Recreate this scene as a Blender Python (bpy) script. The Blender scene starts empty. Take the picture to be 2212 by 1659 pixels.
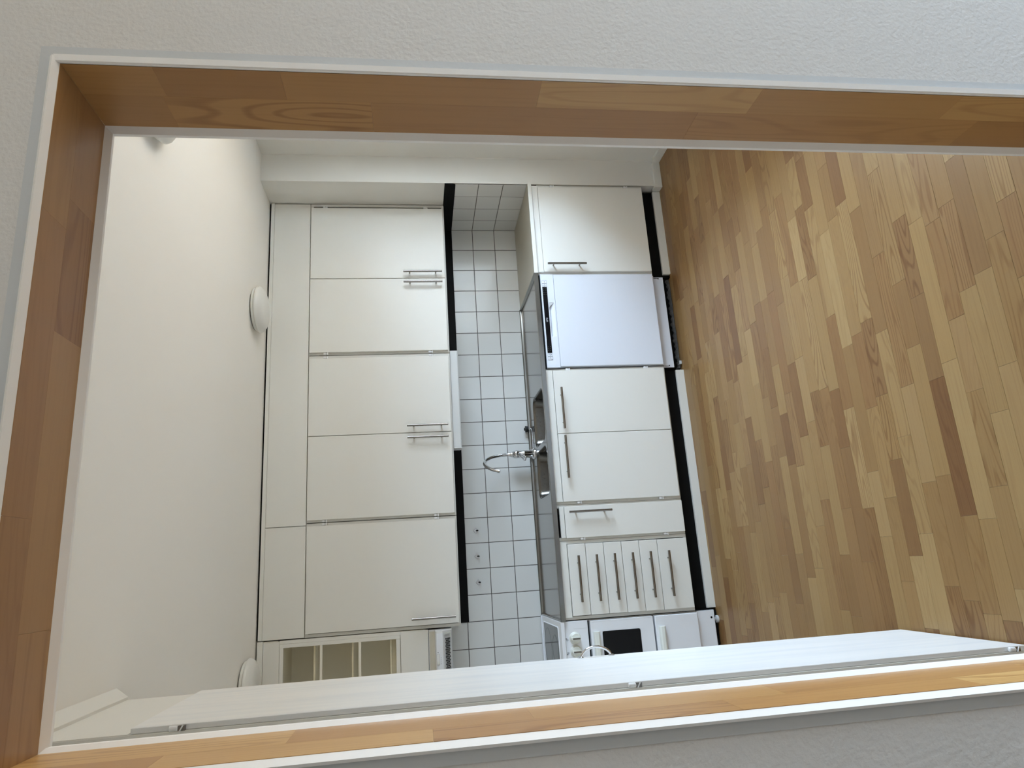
import bpy, bmesh, math, random
from mathutils import Vector, Matrix
random.seed(7)
sc = bpy.context.scene
COL = sc.collection
PI = math.pi

# ------------------------------------------------------------------ camera
cam_d = bpy.data.cameras.new('camera')
cam = bpy.data.objects.new('camera', cam_d); COL.objects.link(cam)
cam_d.sensor_fit = 'HORIZONTAL'; cam_d.sensor_width = 36.0
cam_d.lens = 1451.6 / 2212 * 36.0
cam_d.clip_start = 0.02; cam_d.clip_end = 60
yaw, pitch, roll = 0.26398, -0.14053, -0.02851
f = Vector((math.sin(yaw)*math.cos(pitch), math.cos(yaw)*math.cos(pitch), math.sin(pitch)))
r = Vector((math.cos(yaw), -math.sin(yaw), 0)); u = r.cross(f)
R = math.cos(roll)*r + math.sin(roll)*u
U = -math.sin(roll)*r + math.cos(roll)*u
# the phone was held on its side: the room's up points to the left of the picture
M = Matrix((-U, R, -f)).transposed().to_4x4()
M.translation = Vector((-2.2368, -4.1872, 1.5615))
cam.matrix_world = M
sc.camera = cam

# ------------------------------------------------------------------ world, daylight, exposure
w = bpy.data.worlds.new('sky'); sc.world = w; w.use_nodes = True
nt = w.node_tree; bg = nt.nodes['Background']
tc = nt.nodes.new('ShaderNodeTexCoord'); sx = nt.nodes.new('ShaderNodeSeparateXYZ'); rp = nt.nodes.new('ShaderNodeValToRGB')
mr = nt.nodes.new('ShaderNodeMapRange'); mr.inputs[1].default_value = -1; mr.inputs[2].default_value = 1
nt.links.new(tc.outputs['Generated'], sx.inputs[0]); nt.links.new(sx.outputs['Z'], mr.inputs[0]); nt.links.new(mr.outputs[0], rp.inputs[0])
# overcast daylight: three times brighter overhead than at the horizon, over a dim ground
e = rp.color_ramp.elements
e[0].position = 0.0; e[0].color = (0.07, 0.066, 0.058, 1)
e[1].position = 1.0; e[1].color = (0.62, 0.80, 1.0, 1)
q = e.new(0.49); q.color = (0.10, 0.096, 0.086, 1)
q = e.new(0.51); q.color = (0.205, 0.265, 0.333, 1)
nt.links.new(rp.outputs[0], bg.inputs[0]); bg.inputs[1].default_value = 39.0

def portal(name, loc, sx, sy):
    """tells the renderer where the daylight comes in; gives no light itself"""
    d = bpy.data.lights.new(name, 'AREA'); d.shape = 'RECTANGLE'; d.size = sx; d.size_y = sy
    d.cycles.is_portal = True
    o = bpy.data.objects.new(name, d); COL.objects.link(o); o.location = loc
    o.rotation_euler = (PI/2, 0, PI/2)     # faces -X, into the rooms
    return o
KW = (-2.72, -0.98, 0.80, 1.94)      # kitchen window: y0, y1, z0, z1
HW = (-5.30, -3.75, 0.15, 2.00)      # hall window
portal('kitchen_daylight', (0.40, (KW[0]+KW[1])/2, (KW[2]+KW[3])/2), KW[1]-KW[0], KW[3]-KW[2])
portal('hall_daylight', (1.62, (HW[0]+HW[1])/2, (HW[2]+HW[3])/2), HW[1]-HW[0], HW[3]-HW[2])

sc.view_settings.view_transform = 'Standard'
sc.view_settings.look = 'None'
sc.view_settings.gamma = 1.0
sc.view_settings.use_curve_mapping = False
sc.view_settings.exposure = 0.70
sc.cycles.max_bounces = 14; sc.cycles.diffuse_bounces = 8; sc.cycles.glossy_bounces = 6

# ------------------------------------------------------------------ materials
def new_mat(name):
    m = bpy.data.materials.new(name); m.use_nodes = True
    nt = m.node_tree; b = nt.nodes['Principled BSDF']
    return m, nt, b
def N(nt, t, **kw):
    n = nt.nodes.new(t)
    for k, v in kw.items(): setattr(n, k, v)
    return n
def plain(name, col, rough=.5, metal=0, spec=.5, noise=0, nscale=40, bump=0, bscale=300, coat=0):
    m, nt, b = new_mat(name)
    b.inputs['Base Color'].default_value = (*col, 1); b.inputs['Roughness'].default_value = rough
    b.inputs['Metallic'].default_value = metal; b.inputs['Specular IOR Level'].default_value = spec
    b.inputs['Coat Weight'].default_value = coat
    tc = N(nt, 'ShaderNodeTexCoord')
    if noise:
        n = N(nt, 'ShaderNodeTexNoise'); n.inputs['Scale'].default_value = nscale; n.inputs['Detail'].default_value = 4
        nt.links.new(tc.outputs['Object'], n.inputs['Vector'])
        mx = N(nt, 'ShaderNodeMix', data_type='RGBA')
        mx.inputs[6].default_value = (*[c*(1-noise) for c in col], 1); mx.inputs[7].default_value = (*[min(1, c*(1+noise)) for c in col], 1)
        nt.links.new(n.outputs['Fac'], mx.inputs[0]); nt.links.new(mx.outputs[2], b.inputs['Base Color'])
    if bump:
        n = N(nt, 'ShaderNodeTexNoise'); n.inputs['Scale'].default_value = bscale; n.inputs['Detail'].default_value = 3
        nt.links.new(tc.outputs['Object'], n.inputs['Vector'])
        bp = N(nt, 'ShaderNodeBump'); bp.inputs['Strength'].default_value = bump; bp.inputs['Distance'].default_value = .002
        nt.links.new(n.outputs['Fac'], bp.inputs['Height']); nt.links.new(bp.outputs['Normal'], b.inputs['Normal'])
    return m

def wood(name, axis, cols, rough=.38, fig=1.0, pores=.35):
    """wood whose grain runs along axis; every stave takes its own tone and its own cut of the figure"""
    m, nt, b = new_mat(name)
    L = nt.links.new
    tc = N(nt, 'ShaderNodeTexCoord'); oi = N(nt, 'ShaderNodeObjectInfo'); ge = N(nt, 'ShaderNodeNewGeometry')
    ma = N(nt, 'ShaderNodeMath', operation='MULTIPLY_ADD'); ma.inputs[1].default_value = 7.31
    L(ge.outputs['Random Per Island'], ma.inputs[0]); L(oi.outputs['Random'], ma.inputs[2])
    rnd = N(nt, 'ShaderNodeMath', operation='FRACT'); L(ma.outputs[0], rnd.inputs[0])
    off = N(nt, 'ShaderNodeCombineXYZ')
    for i, k in enumerate((37.0, 53.0, 71.0)):
        q = N(nt, 'ShaderNodeMath', operation='MULTIPLY'); q.inputs[1].default_value = k
        L(rnd.outputs[0], q.inputs[0]); L(q.outputs[0], off.inputs[i])
    def mapped(along, across):
        mp = N(nt, 'ShaderNodeMapping'); s = [across]*3; s[axis] = along; mp.inputs['Scale'].default_value = s
        L(tc.outputs['Object'], mp.inputs['Vector'])
        ad = N(nt, 'ShaderNodeVectorMath', operation='ADD'); L(mp.outputs[0], ad.inputs[0]); L(off.outputs[0], ad.inputs[1])
        return ad.outputs[0]
    # broad figure: distorted bands make the pointed arches of flat-sawn beech
    n1 = N(nt, 'ShaderNodeTexNoise'); n1.inputs['Scale'].default_value = 1.0; n1.inputs['Detail'].default_value = 1.0
    L(mapped(1.5, 12.0), n1.inputs['Vector'])
    mu = N(nt, 'ShaderNodeMath', operation='MULTIPLY'); mu.inputs[1].default_value = 17.0; L(n1.outputs['Fac'], mu.inputs[0])
    si = N(nt, 'ShaderNodeMath', operation='SINE')
    mu2 = N(nt, 'ShaderNodeMath', operation='MULTIPLY'); mu2.inputs[1].default_value = 6.0; L(mu.outputs[0], mu2.inputs[0]); L(mu2.outputs[0], si.inputs[0])
    rg = N(nt, 'ShaderNodeMapRange'); rg.inputs[1].default_value = .25; rg.inputs[2].default_value = 1.0; L(si.outputs[0], rg.inputs[0])
    # only part of the staves are strongly figured
    fr = N(nt, 'ShaderNodeMath', operation='MULTIPLY'); fr.inputs[1].default_value = 11.7; L(rnd.outputs[0], fr.inputs[0])
    ff = N(nt, 'ShaderNodeMath', operation='FRACT'); L(fr.outputs[0], ff.inputs[0])
    fp = N(nt, 'ShaderNodeMath', operation='POWER'); fp.inputs[1].default_value = 2.2; L(ff.outputs[0], fp.inputs[0])
    fg = N(nt, 'ShaderNodeMath', operation='MULTIPLY'); L(fp.outputs[0], fg.inputs[0]); L(rg.outputs[0], fg.inputs[1])
    fs = N(nt, 'ShaderNodeMath', operation='MULTIPLY'); fs.inputs[1].default_value = .75*fig; L(fg.outputs[0], fs.inputs[0])
    # fine streaks
    n2 = N(nt, 'ShaderNodeTexNoise'); n2.inputs['Scale'].default_value = 1.0; n2.inputs['Detail'].default_value = 5.0
    L(mapped(5.0, 170.0), n2.inputs['Vector'])
    r2 = N(nt, 'ShaderNodeMapRange'); r2.inputs[1].default_value = .48; r2.inputs[2].default_value = .80; L(n2.outputs['Fac'], r2.inputs[0])
    s2 = N(nt, 'ShaderNodeMath', operation='MULTIPLY'); s2.inputs[1].default_value = pores; L(r2.outputs[0], s2.inputs[0])
    su = N(nt, 'ShaderNodeMath', operation='ADD', use_clamp=True); L(fs.outputs[0], su.inputs[0]); L(s2.outputs[0], su.inputs[1])
    cr = N(nt, 'ShaderNodeValToRGB'); e = cr.color_ramp.elements
    e[0].position = 0; e[0].color = (*cols[0], 1); e[1].position = 1; e[1].color = (*cols[-1], 1)
    for i in range(1, len(cols)-1):
        q = e.new(i/(len(cols)-1)); q.color = (*cols[i], 1)
    L(rnd.outputs[0], cr.inputs[0])
    dk = N(nt, 'ShaderNodeMix', data_type='RGBA', blend_type='MULTIPLY'); dk.inputs[7].default_value = (.58, .45, .36, 1)
    L(su.outputs[0], dk.inputs[0]); L(cr.outputs[0], dk.inputs[6])
    L(dk.outputs[2], b.inputs['Base Color'])
    b.inputs['Roughness'].default_value = rough; b.inputs['Specular IOR Level'].default_value = .4
    bp = N(nt, 'ShaderNodeBump'); bp.inputs['Strength'].default_value = .06; bp.inputs['Distance'].default_value = .0005
    L(n2.outputs['Fac'], bp.inputs['Height']); L(bp.outputs['Normal'], b.inputs['Normal'])
    return m

def steel(name, col, rough, axis=0):
    m, nt, b = new_mat(name); L = nt.links.new
    tc = N(nt, 'ShaderNodeTexCoord'); mp = N(nt, 'ShaderNodeMapping'); s = [220.0]*3; s[axis] = 3.0; mp.inputs['Scale'].default_value = s
    n = N(nt, 'ShaderNodeTexNoise'); n.inputs['Scale'].default_value = 1; n.inputs['Detail'].default_value = 4
    L(tc.outputs['Object'], mp.inputs['Vector']); L(mp.outputs[0], n.inputs['Vector'])
    mr = N(nt, 'ShaderNodeMapRange'); mr.inputs[3].default_value = rough*.75; mr.inputs[4].default_value = rough*1.35
    L(n.outputs['Fac'], mr.inputs[0]); L(mr.outputs[0], b.inputs['Roughness'])
    b.inputs['Base Color'].default_value = (*col, 1); b.inputs['Metallic'].default_value = 1
    return m

def streaked(name, col, col2, rough):
    """white lacquer with faint wiped-on smears running up and down"""
    m, nt, b = new_mat(name); L = nt.links.new
    tc = N(nt, 'ShaderNodeTexCoord'); mp = N(nt, 'ShaderNodeMapping'); mp.inputs['Scale'].default_value = (8, 26, 2.2)
    n = N(nt, 'ShaderNodeTexNoise'); n.inputs['Scale'].default_value = 1; n.inputs['Detail'].default_value = 4
    L(tc.outputs['Object'], mp.inputs['Vector']); L(mp.outputs[0], n.inputs['Vector'])
    mr = N(nt, 'ShaderNodeMapRange'); mr.inputs[1].default_value = .42; mr.inputs[2].default_value = .72; L(n.outputs['Fac'], mr.inputs[0])
    mx = N(nt, 'ShaderNodeMix', data_type='RGBA'); mx.inputs[6].default_value = (*col, 1); mx.inputs[7].default_value = (*col2, 1)
    L(mr.outputs[0], mx.inputs[0]); L(mx.outputs[2], b.inputs['Base Color'])
    b.inputs['Roughness'].default_value = rough
    return m

def tile_mat(name, col):
    m, nt, b = new_mat(name); L = nt.links.new
    oi = N(nt, 'ShaderNodeObjectInfo'); mr = N(nt, 'ShaderNodeMapRange'); mr.inputs[3].default_value = .955; mr.inputs[4].default_value = 1.03
    L(oi.outputs['Random'], mr.inputs[0])
    mx = N(nt, 'ShaderNodeVectorMath', operation='SCALE'); mx.inputs[0].default_value = col; L(mr.outputs[0], mx.inputs['Scale'])
    L(mx.outputs[0], b.inputs['Base Color']); b.inputs['Roughness'].default_value = .16
    tc = N(nt, 'ShaderNodeTexCoord'); n = N(nt, 'ShaderNodeTexNoise'); n.inputs['Scale'].default_value = 9
    L(tc.outputs['Object'], n.inputs['Vector'])
    bp = N(nt, 'ShaderNodeBump'); bp.inputs['Strength'].default_value = .12; bp.inputs['Distance'].default_value = .004
    L(n.outputs['Fac'], bp.inputs['Height']); L(bp.outputs['Normal'], b.inputs['Normal'])
    return m

M_ = dict(
    ceiling=plain('ceiling_paint', (.88, .855, .805), .85, bump=.06, bscale=160),
    wall=plain('kitchen_wall_paint', (.76, .74, .69), .8, bump=.05, bscale=200),
    hall=plain('hall_wall_woven_paint', (.63, .625, .61), .75, bump=.55, bscale=150),
    band=plain('hall_wall_smooth_band', (.54, .565, .58), .6, bump=.1, bscale=120),
    white=plain('cabinet_white', (.775, .757, .705), .38, noise=.012, nscale=3),
    frame=plain('cabinet_carcass_white', (.66, .645, .60), .5),
    cream=plain('shelf_interior_cream', (.82, .785, .68), .6),
    creamedge=plain('shelf_edge_yellowed', (.76, .68, .48), .55),
    edge=plain('lining_edge_white', (.88, .88, .87), .32),
    base_board=plain('skirting_white', (.76, .75, .70), .45, noise=.03, nscale=8),
    white_app=plain('appliance_white', (.78, .80, .84), .28, coat=.3),
    dish=plain('dishwasher_white', (.74, .77, .84), .32, coat=.2),
    hob=plain('cooker_enamel', (.80, .81, .84), .2, coat=.4),
    offwhite=plain('handle_ivory', (.74, .75, .69), .4),
    hood=plain('hood_white', (.76, .76, .755), .35),
    hoodbeige=plain('hood_yellowed_visor', (.60, .565, .47), .5, noise=.05, nscale=20),
    black=plain('black_paint_and_shade', (.003, .003, .003), .6, spec=.15),  # black boards and strips; also stands in for shade in gaps
    blackgloss=plain('black_glass', (.006, .006, .007), .08, spec=.25),
    darkglass=plain('hob_glass', (.055, .058, .062), .09),
    darkring=plain('hob_ring_print', (.012, .012, .013), .2),
    grout=plain('tile_grout_brown', (.10, .085, .075), .9, noise=.25, nscale=30),
    tile=tile_mat('tile_glaze', (.70, .69, .66)),
    laminate=plain('worktop_beige', (.40, .365, .29), .4, noise=.22, nscale=220),
    steel=steel('sink_steel', (.30, .295, .285), .16),
    bowl=steel('bowl_steel', (.15, .142, .13), .24, 1),  # darker than the deck steel: dark reflections are put into its colour
    chrome=plain('chrome', (.72, .72, .73), .09, 1),
    handle=steel('handle_steel', (.27, .25, .23), .20),
    rubber=plain('black_rubber', (.01, .01, .01), .6),
    lamp=plain('lamp_opal', (.76, .75, .71), .3),
    greyplastic=plain('grey_plastic', (.55, .56, .57), .4),
    fixture=plain('light_fixture_white', (.66, .665, .65), .4),
    dust=plain('dusty_felt', (.085, .08, .077), 1, noise=.7, nscale=45, bump=1, bscale=80),
    mark=plain('printed_grey', (.16, .17, .19), .5),
    markwhite=plain('printed_white', (.75, .75, .75), .5),
    dot=plain('display_dots', (.05, .055, .05), .4),
    icon=plain('button_lines', (.22, .24, .28), .5),
    screw=plain('hinge_nickel', (.80, .80, .80), .2, 0),
    floor=wood('floor_laminate', 0, [(.25, .140, .053), (.315, .196, .080), (.205, .103, .039), (.285, .168, .064), (.355, .230, .100), (.24, .126, .048), (.32, .196, .078), (.175, .083, .031)], .34),
    beechZ=wood('lining_beech_upright', 2, [(.47, .262, .088), (.37, .188, .063), (.52, .315, .118), (.42, .225, .078), (.35, .178, .062), (.50, .285, .10)], .36, .9, .22),
    beechX=wood('lining_beech_header_shaded', 0, [(.36, .20, .075), (.29, .145, .055), (.40, .235, .095), (.33, .175, .068)], .36, .9, .22),  # darker copy of the beech: the header's shade is put into its colours
    doorwhite=streaked('tall_door_lacquer', (.83, .82, .80), (.75, .755, .755), .34),
)
def glass_mat():
    m, nt, b = new_mat('window_glass'); L = nt.links.new
    t = N(nt, 'ShaderNodeBsdfTransparent'); g = N(nt, 'ShaderNodeBsdfGlossy'); g.inputs['Roughness'].default_value = .02
    mx = N(nt, 'ShaderNodeMixShader'); mx.inputs[0].default_value = .06
    L(t.outputs[0], mx.inputs[1]); L(g.outputs[0], mx.inputs[2]); L(mx.outputs[0], nt.nodes['Material Output'].inputs['Surface'])
    return m
M_['glass'] = glass_mat()

# ------------------------------------------------------------------ mesh helpers (all coordinates are room metres)
def box(bm, x0, x1, y0, y1, z0, z1):
    if x0 > x1: x0, x1 = x1, x0
    if y0 > y1: y0, y1 = y1, y0
    if z0 > z1: z0, z1 = z1, z0
    v = [bm.verts.new((x, y, z)) for x in (x0, x1) for y in (y0, y1) for z in (z0, z1)]
    for q in ((0, 1, 3, 2), (4, 6, 7, 5), (0, 4, 5, 1), (2, 3, 7, 6), (0, 2, 6, 4), (1, 5, 7, 3)):
        bm.faces.new([v[i] for i in q])
def prism(bm, pts, axis, a0, a1):
    """extrude a closed outline (pairs in the two other axes) along axis"""
    def P(p, a):
        q = list(p); q.insert(axis, a); return q
    A = [bm.verts.new(P(p, a0)) for p in pts]; B = [bm.verts.new(P(p, a1)) for p in pts]
    n = len(pts)
    bm.faces.new(A); bm.faces.new(B[::-1])
    for i in range(n): bm.faces.new((A[i], B[i], B[(i+1) % n], A[(i+1) % n]))
def frame_of(d):
    d = d.normalized(); a = Vector((0, 0, 1)) if abs(d.z) < .9 else Vector((1, 0, 0))
    s = d.cross(a).normalized(); return s, s.cross(d).normalized()
def tube(bm, pts, rad, n=14, cap=True):
    pts = [Vector(p) for p in pts]
    rr = rad if isinstance(rad, (list, tuple)) else [rad]*len(pts)
    rings = []; s = None
    for i, p in enumerate(pts):
        d = (pts[min(i+1, len(pts)-1)]-pts[max(i-1, 0)]).normalized()
        if s is None: s, t = frame_of(d)
        else:
            s = (s-d*s.dot(d)).normalized(); t = s.cross(d)
        rings.append([bm.verts.new(p+rr[i]*(math.cos(2*PI*k/n)*s+math.sin(2*PI*k/n)*t)) for k in range(n)])
    for a, b in zip(rings, rings[1:]):
        for k in range(n): bm.faces.new((a[k], a[(k+1) % n], b[(k+1) % n], b[k]))
    if cap: bm.faces.new(rings[0][::-1]); bm.faces.new(rings[-1])
def lathe(bm, prof, c, axis=2, n=40):
    """prof: (radius, offset along axis)"""
    ax = Vector([1 if i == axis else 0 for i in range(3)]); s, t = frame_of(ax); c = Vector(c); rings = []
    for rad, h in prof:
        if rad < 1e-6: rings.append([bm.verts.new(c+ax*h)])
        else: rings.append([bm.verts.new(c+ax*h+rad*(math.cos(2*PI*k/n)*s+math.sin(2*PI*k/n)*t)) for k in range(n)])
    for a, b in zip(rings, rings[1:]):
        for k in range(n):
            q = []
            for v in (a[k % len(a)], a[(k+1) % len(a)], b[(k+1) % len(b)], b[k % len(b)]):
                if v not in q: q.append(v)
            if len(q) > 2: bm.faces.new(q)
def rrect(x0, x1, y0, y1, rad, n=6):
    out = []
    for cx, cy, a in ((x1-rad, y1-rad, 0), (x0+rad, y1-rad, 90), (x0+rad, y0+rad, 180), (x1-rad, y0+rad, 270)):
        for k in range(n+1):
            t = math.radians(a+90*k/n); out.append((cx+rad*math.cos(t), cy+rad*math.sin(t)))
    return out
class Thing:
    pass
def thing(name, loc, label, cat, group=None):
    o = bpy.data.objects.new(name, None); COL.objects.link(o); o.location = loc
    o.empty_display_size = .05
    o['label'] = label; o['category'] = cat
    if group: o['group'] = group
    return o
def world_of(o):
    v = Vector((0, 0, 0))
    while o is not None: v += Vector(o.location); o = o.parent
    return v
def mk(name, bm, mat, parent=None, bevel=0, seg=2, smooth=None, label=None, kind=None, origin=None):
    bmesh.ops.recalc_face_normals(bm, faces=bm.faces)
    if bevel:
        bmesh.ops.bevel(bm, geom=list(bm.edges), offset=bevel, segments=seg, affect='EDGES', profile=.7, clamp_overlap=True)
    base = world_of(parent) if parent else Vector((0, 0, 0))
    if origin is None:
        lo = Vector([min(v.co[i] for v in bm.verts) for i in range(3)]); hi = Vector([max(v.co[i] for v in bm.verts) for i in range(3)])
        org = (lo+hi)/2
    else: org = Vector(origin)
    bmesh.ops.translate(bm, verts=bm.verts, vec=-org)
    me = bpy.data.meshes.new(name); bm.to_mesh(me); bm.free()
    for mm in (mat if isinstance(mat, (list, tuple)) else [mat]): me.materials.append(mm)
    o = bpy.data.objects.new(name, me); COL.objects.link(o)
    o.parent = parent; o.location = org-base
    if smooth:
        for p in me.polygons: p.use_smooth = True
        me.set_sharp_from_angle(angle=math.radians(smooth))
    if label: o['label'] = label
    if kind: o['kind'] = kind
    return o
def B(*a):
    bm = bmesh.new(); box(bm, *a); return bm
def copy_of(src, parent, world):
    c = src.copy(); COL.objects.link(c); c.parent = parent; c.location = Vector(world)-world_of(parent)
    return c
def struct(name, bm, mat, parent=None, **k):
    o = mk(name, bm, mat, parent, **k)
    if parent is None: o['kind'] = 'structure'
    return o
def tag(o, label, cat, group=None):
    o['label'] = label; o['category'] = cat
    if group: o['group'] = group
    return o

# ------------------------------------------------------------------ room shell
CEIL = 2.427
YH, YK = -3.340, -3.203            # hall face and kitchen face of the dividing wall
XL, XR, ZT = -2.425, -1.532, 2.035   # clear opening in it
SIDE = 0.18                      # kitchen side wall in front of the pilaster
KL = -3.16                       # kitchen left wall

# --- floor: sub-floor + laminate staves
floor = struct('floor', B(-4.4, 1.6, -6.2, .02, -.06, -.0085), M_['frame'])
SW = .0625
meshes = {}
def stave_mesh(nm, L, W, T, axis, mat):
    key = (nm, round(L, 3), round(W, 3))
    if key not in meshes:
        bm = bmesh.new()
        g = .0002
        if axis == 'floor': box(bm, -L/2+g, L/2-g, -W/2+g, W/2-g, -T, 0)
        top = [e for e in bm.edges if all(v.co.z > -1e-6 for v in e.verts)]
        bmesh.ops.bevel(bm, geom=top, offset=.0003, segments=1, affect='EDGES')
        bmesh.ops.recalc_face_normals(bm, faces=bm.faces)
        me = bpy.data.meshes.new(nm); bm.to_mesh(me); bm.free(); me.materials.append(mat)
        meshes[key] = me
    return meshes[key]
lens = [.22, .27, .31, .36, .41, .46]
rest = bmesh.new()
row = 0; y = -.50; count = 0
while y > -6.0:
    x = -4.1 + random.uniform(-.35, 0)
    while x < 1.5:
        L = random.choice(lens)
        cx, cy = x+L/2, y-SW/2
        vis = (x+L > -2.56 and x < .17 and cy > -2.80 and cx < -.15+(-cy-.5)*-.33+.55)
        # a stave in sight through the opening is an object of its own; the rest of the floor is one part
        if vis and count < 299:
            o = bpy.data.objects.new('plank', stave_mesh('plank', L, SW, .0083, 'floor', M_['floor'])); COL.objects.link(o)
            o.parent = floor; o.location = Vector((cx, cy, random.uniform(-.0003, 0)))-world_of(floor); count += 1
        else:
            box(rest, x+.0004, x+L-.0004, y-SW+.0004, y-.0004, -.0083, -.0002)
        x += L
    y -= SW; row += 1
o = mk('planks', rest, M_['floor'], floor, kind='stuff')

# --- ceiling, one slab over kitchen and hall
struct('ceiling', B(-4.4, 1.6, -6.2, .1, CEIL, CEIL+.1), M_['ceiling'])

# --- back wall (grout plane) with its tiles
wall_back = struct('wall_back', B(KL-.1, .12, .004, .12, -.05, CEIL), [M_['wall']])
g = mk('grout_bed', B(KL, -.0, .0012, .006, .80, 1.56), M_['grout'], wall_back)
T0, G = .15, .0040
ZJ = 1.005
def tile_mesh(wid, hei, plane):
    key = ('tile', round(wid, 4), round(hei, 4), plane)
    if key not in meshes:
        bm = bmesh.new()
        a, b2 = wid/2-G/2, hei/2-G/2
        if plane == 'y': box(bm, -a, a, 0, .005, -b2, b2); ed = [e for e in bm.edges if all(v.co.y < 1e-6 for v in e.verts)]
        else: box(bm, 0, .005, -a, a, -b2, b2); ed = [e for e in bm.edges if all(v.co.x < 1e-6 for v in e.verts)]
        bmesh.ops.bevel(bm, geom=ed, offset=.0010, segments=1, affect='EDGES')
        bmesh.ops.recalc_face_normals(bm, faces=bm.faces)
        me = bpy.data.meshes.new('tile'); bm.to_mesh(me); bm.free(); me.materials.append(M_['tile']); meshes[key] = me
    return meshes[key]
def put_tile(parent, me, loc):
    o = bpy.data.objects.new('tile', me); COL.objects.link(o); o.parent = parent; o.location = Vector(loc)-world_of(parent)
for i in range(21):
    rows = [(ZJ-T0, ZJ), (ZJ, ZJ+T0), (ZJ+T0, 1.299 if i < 17 else ZJ+2*T0)]
    if i >= 17: rows.append((ZJ+2*T0, ZJ+3*T0))
    for z0, z1 in rows:
        put_tile(wall_back, tile_mesh(T0, z1-z0, 'y'), (-T0*(i+.5), random.uniform(-.0004, .0002), (z0+z1)/2))
# --- right wall: inner stretch beside the worktop, pilaster face, side wall with a window
bm = bmesh.new()
box(bm, .004, .12, -.47, .004, -.05, CEIL)
wall_right = struct('wall_right', bm, M_['wall'])
mk('grout_bed', B(.0012, .006, -.578, .0, .80, 1.30), M_['grout'], wall_right)
ys = [0, -.1368, -.2868, -.4368, -.579]
for a, b2 in zip(ys, ys[1:]):
    for z0, z1 in ((ZJ-T0, ZJ), (ZJ, ZJ+T0), (ZJ+T0, 1.299)):
        put_tile(wall_right, tile_mesh(a-b2, z1-z0, 'x'), (random.uniform(-.0003, .0002), (a+b2)/2, (z0+z1)/2))
WY0, WY1, WZ0, WZ1 = KW
bm = bmesh.new()
box(bm, .004, SIDE+.2, -.583, -.47, -.05, CEIL)          # pilaster
pil = struct('wall_pilaster', bm, M_['wall'])
mk('corner_bead', B(SIDE-.004, SIDE+.004, -.5855, -.577, .05, CEIL), M_['wall'], pil)
bm = bmesh.new()
box(bm, SIDE, SIDE+.2, WY1, -.583, -.05, CEIL); box(bm, SIDE, SIDE+.2, YK, WY0, -.05, CEIL)
box(bm, SIDE, SIDE+.2, WY0, WY1, -.05, WZ0); box(bm, SIDE, SIDE+.2, WY0, WY1, WZ1, CEIL)
struct('wall_side_right', bm, M_['wall'])
def window(name, x, y0, y1, z0, z1, depth):
    bm = bmesh.new(); t = .055
    box(bm, x+.07, x+.12, y0, y1, z0, z0+t); box(bm, x+.07, x+.12, y0, y1, z1-t, z1)
    box(bm, x+.07, x+.12, y0, y0+t, z0+t, z1-t); box(bm, x+.07, x+.12, y1-t, y1, z0+t, z1-t)
    o = struct(name, bm, M_['edge'])
    mk('pane', B(x+.09, x+.096, y0+t, y1-t, z0+t, z1-t), M_['glass'], o)
    mk('window_sill', B(x-.05, x+.07, y0-.02, y1+.02, z0-.025, z0), M_['edge'], o, bevel=.004)
window('window_1', SIDE, WY0, WY1, WZ0, WZ1, .2)
struct('wall_left', B(KL-.1, KL, YK, .12, -.05, CEIL), M_['wall'])
# --- dividing wall round the lined opening
bm = bmesh.new()
box(bm, -4.4, XL-.014, YH, YK, -.05, CEIL); box(bm, XR+.014, 1.6, YH, YK, -.05, CEIL); box(bm, XL-.014, XR+.014, YH, YK, ZT+.014, CEIL)
struct('wall_front', bm, M_['hall'])
# hall enclosure behind the camera
HX0, HX1, HY0 = -4.2, 1.45, -6.0
struct('wall_hall_left', B(HX0-.1, HX0, HY0, YH, -.05, CEIL), M_['hall'])
struct('wall_hall_rear', B(HX0, HX1, HY0-.1, HY0, -.05, CEIL), M_['hall'])
hy0, hy1, hz0, hz1 = HW
bm = bmesh.new()
box(bm, HX1, HX1+.15, HY0, hy0, -.05, CEIL); box(bm, HX1, HX1+.15, hy1, YH, -.05, CEIL)
box(bm, HX1, HX1+.15, hy0, hy1, -.05, hz0); box(bm, HX1, HX1+.15, hy0, hy1, hz1, CEIL)
struct('wall_hall_right', bm, M_['hall'])
window('window_2', HX1, hy0, hy1, hz0, hz1, .15)

# --- smooth painted band round the opening on the hall side
bm = bmesh.new(); t0, t1 = .0072, .0262
box(bm, XR+t0, XR+t1, YH-.0012, YH+.001, 0, ZT+t1); box(bm, XL-t1, XL-t0, YH-.0012, YH+.001, 0, ZT+t1)
box(bm, XL-t0, XR+t0, YH-.0012, YH+.001, ZT+t0, ZT+t1)
struct('trim_1', bm, M_['band'])
# --- beech lining: boards of staves, white bevelled edging on both rims
def lining(name, rows, joints, make, mat):
    root = None
    bm = bmesh.new(); make(bm, None, None, None)
    root = struct(name, bm, M_['frame'])
    for (a, b2), js in zip(rows, joints):
        for j0, j1 in zip(js, js[1:]):
            bm = bmesh.new(); make(bm, (a, b2), (j0, j1), 1)
            mk('stave', bm, mat, root)
    return root
YM = (YH+YK)/2 - .006
def mk_right(bm, ab, j, s):
    if s is None: box(bm, XR+.004, XR+.014, YH, YK, -.03, ZT); return
    box(bm, XR, XR+.006, ab[0]+.0001, ab[1]-.0001, j[0]+.0001, j[1]-.0001)
def mk_left(bm, ab, j, s):
    if s is None: box(bm, XL-.014, XL-.004, YH, YK, -.03, ZT); return
    box(bm, XL-.006, XL, ab[0]+.0001, ab[1]-.0001, j[0]+.0001, j[1]-.0001)
def mk_top(bm, ab, j, s):
    if s is None: box(bm, XL-.014, XR+.014, YH, YK, ZT+.004, ZT+.014); return
    box(bm, j[0]+.0001, j[1]-.0001, ab[0]+.0001, ab[1]-.0001, ZT, ZT+.006)
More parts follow.
